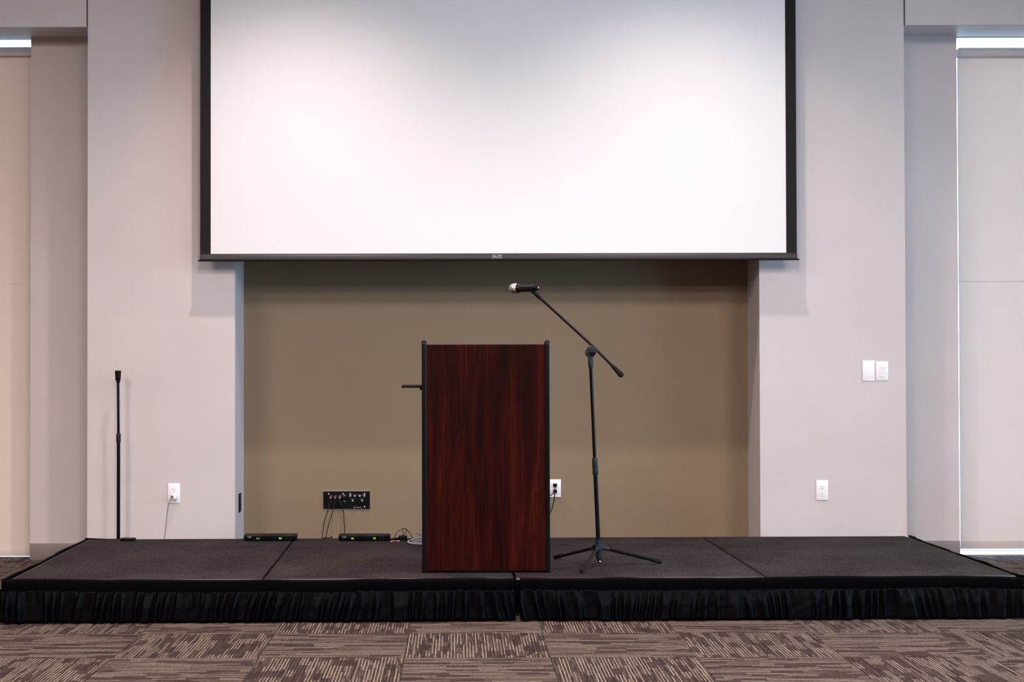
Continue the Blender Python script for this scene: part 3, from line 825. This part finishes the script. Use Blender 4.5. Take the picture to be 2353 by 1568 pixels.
# microphone cables plugged into the panel
def xlr_cable(label, u, v, pts, extra=None):
    x, z = av(u, v); px, pz = avx + x, avz + z; ys = NY - .004
    t = thing('audio_cable', label, 'cable', (px, ys, pz), 0, 'cables in the connector panel')
    b0 = Vector((px, ys, pz))
    d = Vector((0, -1, -.18)).normalized()
    pl = MB().lathe([(.0088, 0), (.0090, .030), (.0078, .034), (.0070, .048), (.0040, .056)], (0, 0, 0), d, 14).build('plug', M['alu'], t)
    MB().lathe([(.0098, .013), (.0102, .015), (.0102, .024), (.0098, .026)], (0, 0, 0), d, 14).build('plug_ring', M['dull_red'] if extra == 'r' else M['slate_plastic'], pl)
    P = [d * .052, d * .075 + Vector((0, 0, -.010))] + [Vector(p) - b0 for p in pts]
    MB().tube(spline(P), .0030, 8).build('cord', M['black_cable'], t)
    return t
xlr_cable('leftmost black cable hanging from the audio panel down to the stage edge', 761, 1141.5,
          [(-.812, 10.17, .335), (-.8175, 9.92, .274), (-.811, 9.70, .222), (-.804, 9.605, .2080), (-.792, 9.588, .2075), (-.786, 9.612, .2085), (-.787, 9.66, .2100), (-.79, 9.70, .17), (-.80, 9.74, .02)])
xlr_cable('middle one of three black cables hanging from the audio panel', 771, 1141.5,
          [(-.781, 10.18, .335), (-.7885, 9.95, .269), (-.7895, 9.70, .2110), (-.778, 9.612, .2085), (-.762, 9.595, .2075), (-.755, 9.625, .2090), (-.752, 9.67, .2050), (-.75, 9.71, .15), (-.75, 9.75, .02)])
xlr_cable('rightmost cable from the audio panel running behind the right receiver', 781.5, 1141.5,
          [(-.7195, 10.14, .3304), (-.6930, 9.88, .2784), (-.6760, 9.68, .2420), (-.6735, 9.5815, .2260)], 'r')

# ------------------------------------------------------------------ wireless receivers on the back of the decks
def receiver(label, x, y, w, d1, d2, o1, o2):
    t = thing('wireless_receiver', label, 'receiver', (x, y, DH), 0.0, 'wireless receivers')
    h = .0355
    MB().box(-w / 2, w / 2, .004, .104, .002, h, bevel=.003).build('case', M['black_plastic'], t)
    MB().box(-w / 2 + .001, w / 2 - .001, 0, .006, .003, h - .002, bevel=.002).build('front_panel', M['black_satin'], t)
    lettering('SHURE', .0072, M['print_white'], t, (-w / 2 + .0345, -.0006, .0235), sx=1.05)
    for (xx, s) in ((o1, d1), (o2, d2)):
        MB().box(xx - .013, xx + .013, -.0004, .001, .0085, .0240).build('display', M['black_plastic'], t, smooth=0)
        lettering(s, .0145, M['green_led'], t, (xx, -.0012, .0160), name='digits')
    for k in range(2):
        for q in (0, 1):
            MB().box(w / 2 - .058 + q * .017, w / 2 - .050 + q * .017, -.0016, .001, .010 + k * .011, .0145 + k * .011, bevel=.001).build('button', M['slate_plastic'], t)
    for xx in (-w / 2 + .03, w / 2 - .03):
        MB().box(xx - .008, xx + .008, .02, .09, 0, .003).build('foot', M['rubber'], t)
    return t
receiver('black wireless receiver showing L1 and B4 at the left edge of the niche', -1.1022, 9.4760, .308, 'L 1', 'B4', -.0680, .0625)
receiver('black wireless receiver showing F6 and F3 beside the coiled grey cable', -.5468, 9.4600, .302, 'F6', 'F3', -.0680, .0610)

# ------------------------------------------------------------------ cables on the stage
t = thing('coiled_cable', 'coil of grey cable lying on the stage behind the lectern', 'cable', (-.135, 9.325, DH))
pts = []
N = 26
rnd = random.Random(11)
turns = [(.168, .012, -.010, .0040, .004), (.148, .002, .012, .011, .020), (.164, .016, -.020, .012, .012), (.132, .036, .018, .020, .062), (.158, .020, .004, .024, .040), (.120, .046, -.004, .034, .085), (.140, .040, .016, .036, .060)]
for k, (r, ox, oy, zz, tilt) in enumerate(turns):
    r2, ox2, oy2, z2, t2 = turns[min(k + 1, len(turns) - 1)]
    for i in range(N):
        q = i / N; a = 2 * PI * q + .6
        L_ = lambda a_, b_: a_ + (b_ - a_) * q
        pts.append((L_(ox, ox2) + L_(r, r2) * math.cos(a), L_(oy, oy2) + L_(r, r2) * .92 * math.sin(a),
                    max(.0042, L_(zz, z2) + L_(tilt, t2) * .45 * (1 + math.sin(a + .5 * k)) * .8)))
MB().tube(pts, .0036, 8).build('cord', M['grey_cable'], t, smooth=60)
MB().lathe([(.0085, 0), (.009, .02), (.0085, .045), (.005, .060)], (.11, -.10, .010), (1, -.4, 0), 12).build('plug', M['alu'], t)

t = thing('audio_cable', 'thin black cable ending in a red and white plug in front of receiver', 'cable', (-.3897, 9.392, DH))
d = Vector((.085, .028, .001)).normalized()
MB().lathe([(0, 0), (.0022, .001), (.0024, .012), (.0042, .013)], (0, 0, .0055), d, 12).build('plug_tip', M['print_white'], t)
MB().lathe([(.0048, .011), (.0052, .013), (.0052, .030), (.0036, .040)], (0, 0, .0055), d, 12).build('plug_sleeve', M['red_plastic'], t)
MB().lathe([(.0036, .040), (.0040, .044), (.0034, .056)], (0, 0, .0055), d, 12).build('plug_ring', M['alu'], t)
MB().tube(spline([Vector((0, 0, .0055)) + d * .050, Vector((.085, .030, .004)), Vector((.13, .010, .0035)), Vector((.19, -.03, .0035)), Vector((.30, -.02, .0035))]), .0022, 8).build('cord', M['black_cable'], t)

t = thing('power_adapter', 'black power adapter with looped cord between right receiver and cable coil', 'adapter', (-.318, 9.520, DH))
MB().box(-.030, .022, -.018, .022, 0, .026, bevel=.005).build('body', M['black_plastic'], t)
MB().box(-.062, -.030, -.010, .012, 0, .014, bevel=.004).build('connector', M['black_plastic'], t)
MB().tube(spline([(-.048, .000, .006), (-.050, .004, .022), (-.038, .018, .045), (-.008, .028, .0625), (.006, .030, .0665), (.016, .030, .060), (.030, .020, .046), (.044, .000, .033), (.060, -.03, .012), (.09, -.06, .004), (.16, -.07, .004)]), .0021, 8).build('cord', M['black_cable'], t)
MB().tube(spline([(-.004, .028, .064), (-.0055, .026, .052), (-.002, .022, .036), (.004, .016, .024)]), .0019, 8).build('cord', M['black_cable'], t)
MB().tube(spline([(.008, .029, .0655), (.0155, .027, .054), (.012, .022, .040), (.002, .016, .030), (-.010, .010, .024)]), .0019, 8).build('cord', M['black_cable'], t)

# charger in the left outlet and its thin cord
t = thing('charger_plug', 'small white charger with thin dark cord in the left wall outlet', 'charger', (-1.7425, WY - .0085, .4278))
MB().box(-.012, .014, -.045, 0, -.013, .013, bevel=.004).build('body', M['white_plastic'], t)
MB().box(-.014, .000, -.056, -.044, -.004, .010, bevel=.0015).build('connector', M['dark_slot'], t)
c0 = Vector((-1.7425, WY - .0085, .4278))
P = [Vector((-.008, -.050, .003))] + [Vector(p) - c0 for p in ((-1.7600, 9.880, .4120), (-1.7655, 9.845, .3753), (-1.7630, 9.77, .2893), (-1.7560, 9.70, .2298), (-1.7500, 9.63, .190), (-1.749, 9.63, .10), (-1.76, 9.66, .01))]
MB().tube(spline(P), .0017, 8).build('cord', M['black_cable'], t)

# two plugs in the niche outlet, cords running off behind the lectern
def plug(label, z, pts):
    t = thing('power_plug', label, 'plug', (.6270, NY - .0085, z), 0, 'plugs in the niche outlet')
    MB().box(-.0125, .0125, -.030, 0, -.010, .0105, bevel=.004).build('body', M['black_plastic'], t)
    c = Vector((.6270, NY - .0085, z))
    MB().tube(spline([Vector((0, -.028, -.004))] + [Vector(p) - c for p in pts]), .0032, 8).build('cord', M['black_cable'], t)
plug('upper black plug in the niche outlet with its cord crossing the lower one', .4640, [(.6255, 10.300, .446), (.622, 10.275, .428), (.6180, 10.24, .408), (.6080, 10.18, .366), (.5880, 10.10, .322), (.5620, 10.02, .288), (.5300, 9.92, .25), (.48, 9.80, .05)])
plug('lower black plug in the niche outlet with its cord running left behind lectern', .4245, [(.6120, 10.285, .416), (.5800, 10.20, .400), (.5480, 10.10, .378), (.4900, 9.95, .34), (.40, 9.80, .20), (.36, 9.72, .02)])
